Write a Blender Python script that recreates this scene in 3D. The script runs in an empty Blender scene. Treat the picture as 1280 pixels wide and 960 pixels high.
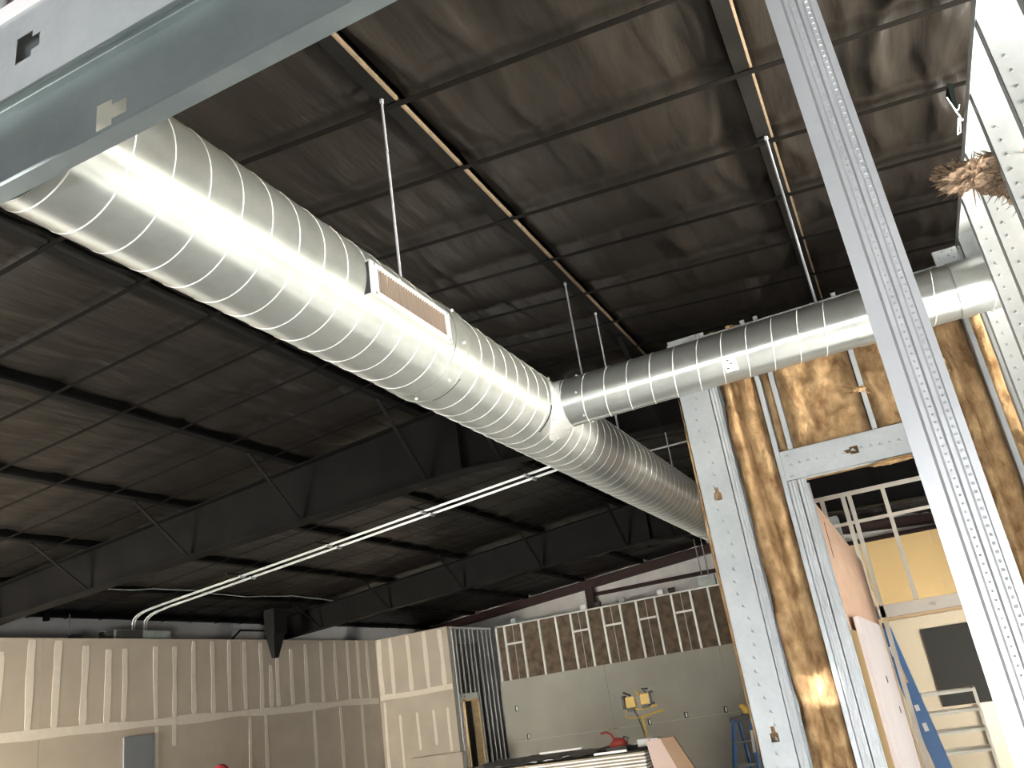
import bpy, bmesh, math, random
from mathutils import Vector, Matrix, noise
random.seed(7)
C = bpy.context.scene
COL = C.collection
PI = math.pi
E = 1.85                      # eye height: every height below is written from the camera's eye level

# ------------------------------------------------------------------ camera
F_PX = 1056.0; YAW, PIT, ROL = .390, .363, .1525
cd = bpy.data.cameras.new('camera'); cam = bpy.data.objects.new('camera', cd); COL.objects.link(cam)
cd.sensor_fit = 'HORIZONTAL'; cd.sensor_width = 36.0; cd.lens = 36.0 * F_PX / 1280.0
cd.clip_start = .05; cd.clip_end = 200
fw = Vector((math.cos(PIT)*math.cos(YAW), math.cos(PIT)*math.sin(YAW), math.sin(PIT)))
rt = Vector((math.sin(YAW), -math.cos(YAW), 0)); up = rt.cross(fw)
r2 = rt*math.cos(ROL) - up*math.sin(ROL); u2 = up*math.cos(ROL) + rt*math.sin(ROL)
cam.matrix_world = Matrix(((r2.x, u2.x, -fw.x, 0), (r2.y, u2.y, -fw.y, 0), (r2.z, u2.z, -fw.z, E), (0, 0, 0, 1)))
C.camera = cam

# ------------------------------------------------------------------ world, sun, assumed daylight and added area lights, exposure
w = bpy.data.worlds.new('sky'); C.world = w; w.use_nodes = True
bgn = w.node_tree.nodes['Background']; bgn.inputs[0].default_value = (.80, .90, 1.0, 1); bgn.inputs[1].default_value = 1.0
C.view_settings.view_transform = 'Standard'; C.view_settings.look = 'None'
C.view_settings.exposure = 0.0; C.view_settings.gamma = 1; C.view_settings.use_curve_mapping = False
C.cycles.use_denoising = True
C.cycles.max_bounces = 8; C.cycles.diffuse_bounces = 5; C.cycles.glossy_bounces = 4
C.cycles.sample_clamp_indirect = 6
def area(name, loc, to, sx, sy, power, col, spread=180):
    l = bpy.data.lights.new(name, 'AREA'); l.shape = 'RECTANGLE'; l.size = sx; l.size_y = sy
    l.energy = power; l.color = col; l.spread = math.radians(spread)
    o = bpy.data.objects.new(name, l); COL.objects.link(o); o.location = (loc[0], loc[1], loc[2]+E)
    d = Vector(to) - Vector(loc); o.rotation_euler = d.to_track_quat('-Z', 'Y').to_euler()
    return o
sl = bpy.data.lights.new('sun', 'SUN'); sl.energy = 150; sl.angle = math.radians(1.0); sl.color = (1, .975, .93)
so = bpy.data.objects.new('sun', sl); COL.objects.link(so); so.location = (-8, -6, 12)
so.rotation_euler = Vector((1.0, .05, -.37)).to_track_quat('-Z', 'Y').to_euler()
area('assumed_shopfront_daylight', (-2.95, -.9, -1.1), (4.0, .4, -.6), 3.2, 1.3, 640, (.95, .98, 1.0), 120)  # assumed source behind the camera, standing for an unseen shopfront
area('assumed_roller_door_daylight', (-2.85, 8.9, -.6), (10, 9.9, -1.6), 1.8, 2.0, 420, (1.0, .93, .82), 80)  # assumed open door out of view, lighting along the left partition
area('added_far_side_light', (12.8, -4.3, -1.0), (18.3, 4, .2), 2.8, 1.2, 260, (1.0, .97, .90), 80)  # added to light the rear wall; the outer wall has no opening here
area('assumed_work_lamp_glow', (4.6, 8.4, -.7), (8.4, 10.35, .4), .4, .3, 42, (1.0, .84, .60), 110)  # assumed lamp out of view, warming the left end of the partition
area('added_hall_light', (7.0, -4.3, -.9), (7.2, 0, -.3), 2.4, 1.4, 230, (1.0, .95, .88))  # added to brighten the hall beyond the doorway; no window stands there
area('added_side_roof_light', (2.3, -4.3, -.2), (2.9, -.6, 2.75), 2.4, 1.4, 470, (1.0, .94, .82), 58)  # added narrow light aimed up at the right roof; this wall has no window

# ------------------------------------------------------------------ materials
def mat(name, col, rough=.7, metal=0., spec=.5, noise_s=None, amt=.15, col2=None, bump=0., bump_s=60., stretch=None, detail=4., coat=0, aniso=0, bdist=.01):
    m = bpy.data.materials.new(name); m.use_nodes = True; nt = m.node_tree; N = nt.nodes; L = nt.links
    b = N['Principled BSDF']; b.inputs['Roughness'].default_value = rough; b.inputs['Metallic'].default_value = metal
    b.inputs['Specular IOR Level'].default_value = spec
    b.inputs['Base Color'].default_value = (*col, 1)
    tc = N.new('ShaderNodeTexCoord'); mp = N.new('ShaderNodeMapping'); L.new(tc.outputs['Object'], mp.inputs[0])
    if stretch: mp.inputs['Scale'].default_value = stretch
    if noise_s:
        n = N.new('ShaderNodeTexNoise'); n.inputs['Scale'].default_value = noise_s; n.inputs['Detail'].default_value = detail
        L.new(mp.outputs[0], n.inputs['Vector'])
        r = N.new('ShaderNodeValToRGB'); r.color_ramp.elements[0].position = .3; r.color_ramp.elements[1].position = .7
        c2 = col2 if col2 else tuple(min(1, c*(1+amt)) for c in col)
        c1 = col if col2 else tuple(c*(1-amt) for c in col)
        r.color_ramp.elements[0].color = (*c1, 1); r.color_ramp.elements[1].color = (*c2, 1)
        L.new(n.outputs['Fac'], r.inputs[0]); L.new(r.outputs[0], b.inputs['Base Color'])
    if bump:
        n2 = N.new('ShaderNodeTexNoise'); n2.inputs['Scale'].default_value = bump_s; n2.inputs['Detail'].default_value = 3
        L.new(mp.outputs[0], n2.inputs['Vector'])
        bp = N.new('ShaderNodeBump'); bp.inputs['Strength'].default_value = bump; bp.inputs['Distance'].default_value = bdist
        L.new(n2.outputs['Fac'], bp.inputs['Height']); L.new(bp.outputs[0], b.inputs['Normal'])
    return m
def galv(name, a, b_, rough, metal, vs=60., axis=None, an=.85):
    m = bpy.data.materials.new(name); m.use_nodes = True; nt = m.node_tree; N = nt.nodes; L = nt.links
    b = N['Principled BSDF']; b.inputs['Metallic'].default_value = metal
    tc = N.new('ShaderNodeTexCoord')
    v = N.new('ShaderNodeTexVoronoi'); v.inputs['Scale'].default_value = vs; L.new(tc.outputs['Object'], v.inputs['Vector'])
    n = N.new('ShaderNodeTexNoise'); n.inputs['Scale'].default_value = 5; n.inputs['Detail'].default_value = 5; L.new(tc.outputs['Object'], n.inputs['Vector'])
    s = N.new('ShaderNodeSeparateColor'); L.new(v.outputs['Color'], s.inputs[0])
    mx = N.new('ShaderNodeMath'); mx.operation = 'MULTIPLY_ADD'; mx.inputs[1].default_value = .12; L.new(s.outputs[0], mx.inputs[0])
    ml = N.new('ShaderNodeMath'); ml.operation = 'MULTIPLY'; ml.inputs[1].default_value = .9; L.new(n.outputs['Fac'], ml.inputs[0]); L.new(ml.outputs[0], mx.inputs[2])
    r = N.new('ShaderNodeValToRGB'); r.color_ramp.elements[0].position = .25; r.color_ramp.elements[1].position = .95
    r.color_ramp.elements[0].color = (*a, 1); r.color_ramp.elements[1].color = (*b_, 1)
    L.new(mx.outputs[0], r.inputs[0]); L.new(r.outputs[0], b.inputs['Base Color'])
    if axis:
        tg = N.new('ShaderNodeTangent'); tg.direction_type = 'RADIAL'; tg.axis = axis
        L.new(tg.outputs[0], b.inputs['Tangent']); b.inputs['Anisotropic'].default_value = an; b.inputs['Anisotropic Rotation'].default_value = .25
    mr = N.new('ShaderNodeMapRange'); mr.inputs[3].default_value = rough-.07; mr.inputs[4].default_value = rough+.08
    L.new(mx.outputs[0], mr.inputs[0]); L.new(mr.outputs[0], b.inputs['Roughness'])
    return m
M = {}
M['duct'] = galv('galvanised_duct', (.36, .375, .345), (.50, .51, .475), .38, .72, 40, 'X', .86)
M['duct_branch'] = galv('galvanised_branch', (.38, .40, .385), (.50, .515, .495), .31, .80, 40, 'Y', .85)
M['seam'] = mat('duct_seam', (.86, .86, .82), .35, .5)
M['stud'] = galv('galvanised_stud', (.37, .395, .405), (.52, .54, .545), .42, .40, 50)
M['stud_dark'] = galv('shaded_galvanised', (.27, .315, .315), (.38, .42, .42), .33, .80, 30)  # galvanised colour darkened to stand for the shade inside the header channel
M['stud_front'] = galv('toned_galvanised', (.28, .282, .285), (.385, .388, .39), .36, .45, 50)  # copy of the stud steel, darkened to offset strong light up front
M['stud_far'] = mat('far_stud', (.62, .63, .60), .5, .3)
M['facing'] = mat('black_facing', (.0095, .0080, .0066), .38, spec=.22, noise_s=2.2, col2=(.0150, .0128, .0104), bump=.6, bump_s=4.0, stretch=(.5, 2.6, 1), detail=6, bdist=.022)
M['black'] = mat('black_paint', (.008, .008, .0075), .62, spec=.15, noise_s=8, amt=.25)
M['strap'] = mat('black_strap', (.004, .0035, .003), .6, spec=.08)
M['tan_lip'] = mat('tan_lip', (.12, .088, .055), .6, noise_s=20, amt=.2)
M['iron'] = mat('red_oxide_iron', (.030, .012, .010), .6, spec=.25, noise_s=6, amt=.2)
M['steel_blk'] = mat('black_steel', (.004, .0038, .0035), .6, spec=.08, noise_s=3, col2=(.008, .0074, .0068))  # near-black steel, slightly uneven in tone
M['whitefoil'] = mat('white_vinyl', (.60, .58, .56), .5, noise_s=4, amt=.08, bump=.3, bump_s=10)
M['drywall'] = mat('drywall_paper', (.36, .31, .25), .85, noise_s=2, amt=.07)
M['drywall_g'] = mat('grey_drywall_paper', (.30, .29, .25), .85, noise_s=1.2, amt=.08)
M['mud'] = mat('joint_compound', (.56, .51, .43), .8, noise_s=12, amt=.05)
M['fibre'] = mat('brown_fibre', (.20, .11, .05), .95, spec=.1, noise_s=13, col2=(.54, .36, .19), bump=.9, bump_s=30, detail=10, bdist=.018, stretch=(1, 1, .8))
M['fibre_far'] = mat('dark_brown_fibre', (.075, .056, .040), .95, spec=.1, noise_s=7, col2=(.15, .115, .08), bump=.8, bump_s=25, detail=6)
M['tuft'] = mat('loose_fibre', (.17, .115, .08), .95, spec=.1, noise_s=11, col2=(.33, .24, .165), bump=1.0, bump_s=70, detail=8)
M['conc'] = mat('concrete', (.44, .435, .42), .75, noise_s=3, amt=.12)
M['board'] = mat('pinkish_board', (.66, .45, .32), .8, noise_s=1.5, amt=.08, stretch=(1, 1, 6))
M['tan_board'] = mat('tan_board', (.38, .26, .11), .8, noise_s=1, amt=.06)
M['beige'] = mat('beige_board', (.30, .25, .175), .8, noise_s=1, amt=.06)
M['wood'] = mat('pale_timber', (.72, .52, .28), .7, noise_s=5, amt=.12, stretch=(1, 1, 8))
M['white'] = mat('white_primer', (.72, .68, .68), .5, noise_s=3, amt=.05)
M['blue'] = mat('blue_fibreglass', (.035, .14, .36), .45)
M['dkgrey'] = mat('dark_grey', (.035, .034, .031), .7, spec=.2, noise_s=5, amt=.12)
M['panelgrey'] = mat('panel_grey', (.15, .16, .17), .5)
M['boxsteel'] = mat('grey_box', (.25, .28, .27), .5, .3, noise_s=9, amt=.15)
M['pipe'] = mat('bright_conduit', (.55, .57, .57), .35, .4)
M['rod'] = mat('zinc_rod', (.36, .37, .40), .4, .4)
M['lampface'] = mat('lamp_face', (.9, .8, .6), .4)
M['yellow'] = mat('yellow_paint', (.62, .40, .06), .45)
M['plastic_blk'] = mat('black_plastic', (.02, .02, .02), .5)
M['red'] = mat('red_plastic', (.30, .03, .02), .5)
M['redcap'] = mat('red_cloth', (.28, .02, .03), .9)
M['label_w'] = mat('paper_label', (.86, .87, .85), .6)
M['shelf'] = mat('pale_shelf', (.60, .57, .48), .5, .1)
M['skin'] = mat('skin', (.45, .27, .19), .6)
M['cloth'] = mat('grey_cloth', (.12, .13, .15), .9)
M['film'] = mat('plastic_film', (.50, .50, .52), .25)
M['glass'] = mat('lamp_glass', (.55, .56, .55), .1)
M['louvre'] = mat('louvre_brown', (.26, .19, .145), .5, .2)
M['white_thread'] = mat('white_thread', (.8, .8, .8), .6)
M['green_tear'] = mat('dark_green_backing', (.0012, .002, .0018), .9, spec=.03)
M['copper'] = mat('copper_end', (.55, .28, .14), .4, .5)

# ------------------------------------------------------------------ object helpers
ORG = {}
def meta(o, label=None, cat=None, group=None, kind=None):
    if label: o['label'] = label
    if cat: o['category'] = cat
    if group: o['group'] = group
    if kind: o['kind'] = kind
    return o
def thing(name, label, cat, loc, group=None, kind=None):
    o = bpy.data.objects.new(name, None); COL.objects.link(o); o.empty_display_size = .1
    o.location = (loc[0], loc[1], loc[2]+E); ORG[o] = Vector(o.location)
    return meta(o, label, cat, group, kind)
class MB:
    def __init__(s): s.v = []; s.f = []; s.sm = False
    def quadbox(s, P):                       # eight corners, bottom four then top four
        n = len(s.v); s.v += [Vector(p) for p in P]
        s.f += [(n, n+3, n+2, n+1), (n+4, n+5, n+6, n+7)] + [(n+i, n+(i+1) % 4, n+4+(i+1) % 4, n+4+i) for i in range(4)]
    def box(s, x0, x1, y0, y1, z0, z1):
        x0, x1 = min(x0, x1), max(x0, x1); y0, y1 = min(y0, y1), max(y0, y1); z0, z1 = min(z0, z1), max(z0, z1)
        s.quadbox([(x0, y0, z0), (x1, y0, z0), (x1, y1, z0), (x0, y1, z0), (x0, y0, z1), (x1, y0, z1), (x1, y1, z1), (x0, y1, z1)]); return s
    def bar(s, a, b, wd, th, side=(0, 1, 0)):  # rectangular bar from a to b, wd along 'side'
        a, b = Vector(a), Vector(b); d = (b-a).normalized(); sd = Vector(side); sd = (sd - d*sd.dot(d)).normalized(); t = d.cross(sd)
        o = [sd*(-wd/2)+t*(-th/2), sd*(wd/2)+t*(-th/2), sd*(wd/2)+t*(th/2), sd*(-wd/2)+t*(th/2)]
        s.quadbox([a+k for k in o]+[b+k for k in o]); return s
    def tube(s, pts, r, n=8, cap=True):
        pts = [Vector(p) for p in pts]; rings = []
        for i, p in enumerate(pts):
            d = (pts[min(i+1, len(pts)-1)] - pts[max(i-1, 0)]).normalized()
            a = d.cross(Vector((0, 0, 1)));
            if a.length < .05: a = d.cross(Vector((1, 0, 0)))
            a.normalize(); b = d.cross(a); rr = r[i] if isinstance(r, (list, tuple)) else r
            n0 = len(s.v); rings.append(n0)
            s.v += [p + (a*math.cos(2*PI*k/n)+b*math.sin(2*PI*k/n))*rr for k in range(n)]
        for i in range(len(rings)-1):
            for k in range(n): s.f.append((rings[i]+k, rings[i]+(k+1) % n, rings[i+1]+(k+1) % n, rings[i+1]+k))
        if cap: s.f.append(tuple(rings[0]+k for k in range(n))[::-1]); s.f.append(tuple(rings[-1]+k for k in range(n)))
        return s
    def profile(s, poly, t, O, W, Fv, L, length):   # polyline poly in the (W,F) plane, thickness t, run along L
        O, W, Fv, L = map(Vector, (O, W, Fv, L)); P = [Vector((p[0], p[1])) for p in poly]; nn = []
        for i in range(len(P)):
            d = (P[min(i+1, len(P)-1)]-P[max(i-1, 0)]).normalized()
            if 0 < i < len(P)-1:
                d1 = (P[i]-P[i-1]).normalized(); k = 1/max(.35, math.sqrt(max(.01, (1+d1.dot((P[i+1]-P[i]).normalized()))/2)))
            else: k = 1
            nn.append(Vector((-d.y, d.x))*k)
        Q = P + [P[i]+nn[i]*t for i in range(len(P)-1, -1, -1)]; n = len(s.v); m = len(Q)
        for z in (0, length): s.v += [O+W*q.x+Fv*q.y+L*z for q in Q]
        for i in range(m): s.f.append((n+i, n+(i+1) % m, n+m+(i+1) % m, n+m+i))
        k = len(P)
        for i in range(k-1):
            a, b, c, d = i, i+1, m-2-i, m-1-i
            s.f.append((n+a, n+d, n+c, n+b)); s.f.append((n+m+a, n+m+b, n+m+c, n+m+d))
        return s
    def build(s, name, m, parent=None, smooth=False, E_=E, **kw):
        me = bpy.data.meshes.new(name)
        V = [Vector((v.x, v.y, v.z+E_)) for v in s.v]
        if parent is None:
            xs = [v.x for v in V]; ys = [v.y for v in V]; zs = [v.z for v in V]
            org = Vector(((min(xs)+max(xs))/2, (min(ys)+max(ys))/2, min(zs)))
        else: org = ORG[parent]
        me.from_pydata([v-org for v in V], [], s.f)
        bm = bmesh.new(); bm.from_mesh(me); bmesh.ops.recalc_face_normals(bm, faces=bm.faces); bm.to_mesh(me); bm.free()
        if smooth:
            me.polygons.foreach_set('use_smooth', [True]*len(me.polygons))
        me.materials.append(m)
        o = bpy.data.objects.new(name, me); COL.objects.link(o); ORG[o] = org
        if parent is None: o.location = org
        else: o.parent = parent
        return meta(o, **kw)
def bx(name, m, parent, x0, x1, y0, y1, z0, z1, **kw): return MB().box(x0, x1, y0, y1, z0, z1).build(name, m, parent, **kw)
def bevel(o, wd=.004, seg=2):
    md = o.modifiers.new('bevel', 'BEVEL'); md.width = wd; md.segments = seg; md.limit_method = 'ANGLE'; return o

# C-shaped steel member: web across W, flanges along Fv, running along L; keyhole punch-outs at distances 'holes'
def cmember(O, W, Fv, L, length, web, fl=.041, t=.0015, lip=.009, holes=(), ribs=False, track=False):
    b = MB(); O, W, Fv, L = map(Vector, (O, W, Fv, L)); tt = t
    fr = [(0, 0), (0, fl)] if not ribs else [(0, 0), (0, fl*.22), (.0022, fl*.28), (.0022, fl*.40), (0, fl*.46), (0, fl*.56), (.0022, fl*.62), (.0022, fl*.76), (0, fl*.82), (0, fl)]
    fa = fr + ([] if track else [(lip, fl)])
    b.profile(fa[::-1], -tt if False else tt, O, W, Fv, L, length)
    fb = [(web-x, y) for x, y in fa]
    b.profile(fb, tt, O, W, Fv, L, length)
    hw, hl = min(.019, web*.2), .034; c = web/2
    cuts = []; z = 0
    for h in sorted(holes): cuts.append((h-hl, h+hl))
    def cell(w0, w1, l0, l1):
        if l1-l0 < 1e-5 or w1-w0 < 1e-5: return
        P = [O+W*w0+L*l0, O+W*w1+L*l0, O+W*w1+L*l1, O+W*w0+L*l1]
        b.quadbox(P+[p+Fv*tt for p in P])
    for a, e in cuts:
        cell(0, web, z, a)
        m = a+(e-a)*.6
        cell(0, c-hw, a, m); cell(c+hw, web, a, m)
        cell(0, c-hw*.5, m, e); cell(c+hw*.5, web, m, e); z = e
    cell(0, web, z, length)
    return b
X, Y, Z = Vector((1, 0, 0)), Vector((0, 1, 0)), Vector((0, 0, 1))

# ------------------------------------------------------------------ setting: floor, roof, outer walls
RY, RH = 3.456, 2.824
def roof(y): return RH - .083*abs(y-RY)
fl_ = bx('floor', M['conc'], None, -9, 20, -5, 12, -2.0, -E, kind='structure')
XR0, XR1 = -3.1, 19.6
ceil = thing('ceiling', None, None, (8, RY, RH), kind='structure')
for y0, y1 in ((-4.6, RY), (RY, 11.6)):
    b = MB(); z0, z1 = roof(y0)+.24, roof(y1)+.24
    b.quadbox([(XR0, y0, z0), (XR1, y0, z0), (XR1, y1, z1), (XR0, y1, z1), (XR0, y0, z0+.05), (XR1, y0, z0+.05), (XR1, y1, z1+.05), (XR0, y1, z1+.05)])
    b.build('roof_panel', M['black'], ceil)
PUR = [-4.43, -2.93, -1.43, .045, 1.545, 3.06, 3.86, 5.37, 6.88, 8.39, 9.9, 11.25]
BANDX = [-2.69+.61*i for i in range(36)]
def ridged(x, y, s, o):
    n = noise.noise(Vector((x*s[0]+o, y*s[1]-o, o*.37))); return 1-min(1, abs(n)*2.6)
CR = {}
for _k in range(11):                     # folds in each bay: start, length, y, slant, depth, width
    rr = random.Random(50+_k); CR[_k] = []
    for _ in range(150 if _k < 3 else 110):
        CR[_k].append((rr.uniform(-3, 19), rr.uniform(.35, 1.5), rr.uniform(PUR[_k], PUR[_k+1]), rr.uniform(-.28, .10), rr.choice((-1, -1, 1))*rr.uniform(.006, .016)*(1.7 if _k < 3 else .9), rr.uniform(.018, .05), rr.uniform(0, 9)))
def folds(x, y, L):
    z = 0
    for x0, ln, y0, sl_, dp, wd, ph in L:
        u = (x-x0)/ln
        dy = abs(y-y0-sl_*(x-x0)-.025*math.sin(u*5+ph)); 
        if dy < wd*3.2: z += dp*math.exp(-dy/wd)*math.sin(PI*u)
    return z
def facing_z(x, y, a, c, k):
    near = max(0, min(1, (5.5-y)/6.5)); right = max(0, min(1, (1.6-y)/2.2))
    t = (x-BANDX[0])/.61; t -= math.floor(t); u = (y-a)/(c-a)
    sag = -.018*math.sin(PI*t)**.7 + .012
    edge = .03*(max(0, 1-(y-a)/.10)**1.5) + .02*(max(0, 1-(c-y)/.07)**1.5)
    A = (.016+.040*right)*(.35+.65*near)
    ph = .25*noise.noise(Vector((x*.7, y*.5, 3)))+.08*noise.noise(Vector((x*2.6, y*2, 9)))
    wr = ridged(x+y*.25, y+ph, (.42, 2.3), k*3.1)*A*1.4 + ridged(x-y*.5, y+ph*.6, (.9, 4.8), k+11)*A*.6
    wr += .004*noise.noise(Vector((x*4, y*6, k)))
    wr += .010*near*noise.noise(Vector((x*1.1+y*.8, y*3.2-x*.3, k+20)))
    pinch = .45+.55*math.sin(PI*t)**.6
    return max(.003+.002*noise.noise(Vector((x*5, y*5, 0))), .066 + .03*right + sag + edge*(.7+.6*noise.noise(Vector((x*3, k, 2)))) - wr*pinch)
for k in range(len(PUR)-1):
    a, c = PUR[k]+.036, PUR[k+1]-.05
    fine = PUR[k] > -1.6 and PUR[k] < 5
    xs = []; x = XR0
    while x < XR1:
        xs.append(x); x += (.03 if (fine and 1.6 < x < 6.6) else (.06 if x < 7 else .12))
    xs.append(XR1)
    n = int((c-a)/(.017 if fine else .05)); ys = [a+(c-a)*i/n for i in range(n+1)]
    b = MB()
    for x in xs:
        LL = [q for q in CR[k] if q[0] < x < q[0]+q[1]]
        for y in ys: b.v.append(Vector((x, y, roof(y)+max(.002, facing_z(x, y, a, c, k)+folds(x, y, LL)))))
    m = len(ys)
    b.f = [(i*m+j, i*m+j+1, (i+1)*m+j+1, (i+1)*m+j) for i in range(len(xs)-1) for j in range(m-1)]
    b.build('insulation_blanket', M['facing'], ceil, smooth=True)
for y in PUR:
    h = roof(y)
    b = MB().box(XR0, XR1, y-.040, y+.030, h-.004, h+.000).box(XR0, XR1, y+.027, y+.030, h, h+.2).box(XR0, XR1, y-.06, y+.03, h+.2, h+.204).box(XR0, XR1, y-.040, y-.037, h, h+.015)
    p = b.build('purlin', M['steel_blk'], ceil)
    MB().box(XR0, XR1, y-.052, y-.0402, h-.002, h+.020).build('lip', M['tan_lip'] if y < 2 else M['black'], p)
for x in BANDX:
    b = MB(); wd = .017
    for y0, y1 in ((-4.5, RY), (RY, 11.3)):
        z0, z1 = roof(y0)-.012, roof(y1)-.012
        b.quadbox([(x-wd, y0, z0), (x+wd, y0, z0), (x+wd, y1, z1), (x-wd, y1, z1), (x-wd, y0, z0+.003), (x+wd, y0, z0+.003), (x+wd, y1, z1+.003), (x-wd, y1, z1+.003)])
    b.build('strap', M['strap'], ceil)
# outer walls of the metal building
bx('wall_left', M['whitefoil'], None, XR0, XR1, 11.32, 11.45, -E, 2.42, kind='structure')
bx('wall_right', M['whitefoil'], None, XR0, XR1, -4.7, -4.6, -E, 2.4, kind='structure')
gw = MB(); gw.v = [Vector(p) for p in [(19.45, -4.6, -E), (19.45, 11.3, -E), (19.45, 11.3, 2.4), (19.45, RY, 3.05), (19.45, -4.6, 2.38), (19.6, -4.6, -E), (19.6, 11.3, -E), (19.6, 11.3, 2.4), (19.6, RY, 3.05), (19.6, -4.6, 2.38)]]
gw.f = [(0, 1, 2, 3, 4), (9, 8, 7, 6, 5)] + [(i, (i+1) % 5, 5+(i+1) % 5, 5+i) for i in range(5)]
gw.build('wall_back', M['whitefoil'], None, kind='structure')
# front wall behind the camera: assumed shopfront opening and assumed roller door opening
b = MB()
b.box(-3.25, -3.1, -4.6, 11.4, 1.0, 2.35).box(-3.25, -3.1, -.25, 6.3, -E, 1.0).box(-3.25, -3.1, 10.1, 11.4, -E, 1.0).box(-3.25, -3.1, -4.6, -3.7, -E, 1.0)
b.box(-3.25, -3.1, -3.7, -.25, -E, -.35); b.build('wall_front', M['drywall'], None, kind='structure')  # unseen sill, added to push the sun patch towards the door wall
g2 = MB().box(-3.25, -3.1, -2.5, 9.4, 2.35, 2.62).build('trim_1', M['drywall'], None, kind='structure')

# ------------------------------------------------------------------ rigid frames
def frame(xc, half, pts, label, m, web_t=.006, braces=True, top_off=0., loc_y=11.1, stiff=(), seg=None):
    t = thing('rigid_frame', label, 'beam', (xc, loc_y, -E))
    b = MB(); tops = [(y, roof(y)-.012) for y, _ in pts]
    for (y0, z0), (y1, z1) in zip(pts[:-1], pts[1:]):
        b.quadbox([(xc-web_t, y0, z0), (xc+web_t, y0, z0), (xc+web_t, y1, z1), (xc-web_t, y1, z1), (xc-web_t, y0, roof(y0)-.012), (xc+web_t, y0, roof(y0)-.012), (xc+web_t, y1, roof(y1)-.012), (xc-web_t, y1, roof(y1)-.012)])
    b.build('web', m, t)
    b = MB()
    for (y0, z0), (y1, z1) in zip(pts[:-1], pts[1:]):
        b.quadbox([(xc-half, y0, z0-.012), (xc+half, y0, z0-.012), (xc+half, y1, z1-.012), (xc-half, y1, z1-.012), (xc-half, y0, z0), (xc+half, y0, z0), (xc+half, y1, z1), (xc-half, y1, z1)])
    b.build('bottom_flange', m, t)
    b = MB()
    for (y0, z0), (y1, z1) in zip(pts[:-1], pts[1:]):
        b.quadbox([(xc-half, y0, roof(y0)-.024), (xc+half, y0, roof(y0)-.024), (xc+half, y1, roof(y1)-.024), (xc-half, y1, roof(y1)-.024), (xc-half, y0, roof(y0)-.012), (xc+half, y0, roof(y0)-.012), (xc+half, y1, roof(y1)-.012), (xc-half, y1, roof(y1)-.012)])
    b.build('top_flange', m, t)
    def zb(y):
        for (y0, z0), (y1, z1) in zip(pts[:-1], pts[1:]):
            if min(y0, y1) <= y <= max(y0, y1): return z0+(z1-z0)*(y-y0)/(y1-y0)
    for y in stiff: bx('stiffener', m, t, xc-half, xc+half, y-.005, y+.005, zb(y), roof(y)-.012)
    if braces:
        for y in PUR:
            if pts[-1][0] < y < pts[0][0]:
                for s in (-1, 1):
                    MB().bar((xc+s*.80, y, roof(y)-.01), (xc+s*half*.7, y, zb(y)+.01), .038, .012).build('flange_brace', m, t)
    return t
P1 = [(11.25, 1.72), (9.8, 1.86), (6.8, 2.02), (4.3, 2.115), (RY, 2.15), (1.2, 2.03), (-1.5, 1.86), (-4.4, 1.70)]
f1 = frame(6.95, .10, P1, 'nearest black steel roof rafter, its tapered web crossing behind the big duct', M['steel_blk'], stiff=(RY,))
bx('column', M['steel_blk'], f1, 6.85, 7.05, 10.95, 11.25, -E, 1.74)
P2 = [(11.25, 1.80), (9.4, 1.90), (5.5, 2.10), (RY, 2.16), (1.2, 2.02), (-1.5, 1.90), (-4.4, 1.74)]
f2 = frame(13.2, .10, P2, 'second black steel rafter farther off, its left foot beside the tapered black bracket', M['steel_blk'], stiff=(RY,))
bx('column', M['steel_blk'], f2, 13.0, 13.4, 10.9, 11.25, -E, 1.84)
P3 = [(11.25, 2.00), (RY, 2.62), (-4.4, 1.98)]
f3 = frame(19.2, .09, P3, 'dark red end rafter against the white gable wall', M['iron'], braces=False)
bx('column', M['iron'], f3, 19.12, 19.30, 6.66, 6.84, -E, 2.38)
bx('girt', M['iron'], f3, 19.30, 19.42, -4.4, 6.66, 2.17, 2.25)
b = MB(); b.quadbox([(12.17, 10.17, 1.40), (12.27, 10.17, 1.40), (12.27, 10.24, 1.40), (12.17, 10.24, 1.40), (12.08, 10.10, 1.80), (12.38, 10.10, 1.80), (12.38, 10.28, 1.80), (12.08, 10.28, 1.80)])
b.box(12.08, 12.42, 10.08, 10.30, 1.80, 2.22)
b.build('hanging_bracket', M['black'], None, label='black tapered steel bracket hanging in front of the taped wall top', cat='bracket')

# ------------------------------------------------------------------ left drywall partition with taped joints
WL = 10.35; TOP = 1.73
def strip(name, face, c0, z0, z1, wd, par, seed):          # wobbly band of joint compound, 3 mm proud; face(c,z,d)
    b = MB(); n = 14
    for i in range(n+1):
        z = z0+(z1-z0)*i/n; e = min(i, n-i)/n
        ww = wd*(.85+.3*noise.noise(Vector((seed, z*2.1, 0))))*(1 if e > .02 else .75); cc = c0+.02*noise.noise(Vector((seed+5, z*1.3, 1)))
        for d in (0, .004):
            b.v += [Vector(face(cc-ww/2, z, d)), Vector(face(cc+ww/2, z, d))]
    for i in range(n):
        k = 4*i; b.f += [(k+2, k+3, k+7, k+6), (k, k+2, k+6, k+4), (k+1, k+5, k+7, k+3)]
    b.f += [(0, 1, 3, 2), (4*n, 4*n+2, 4*n+3, 4*n+1)]
    return b.build(name, M['mud'], par)
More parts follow.
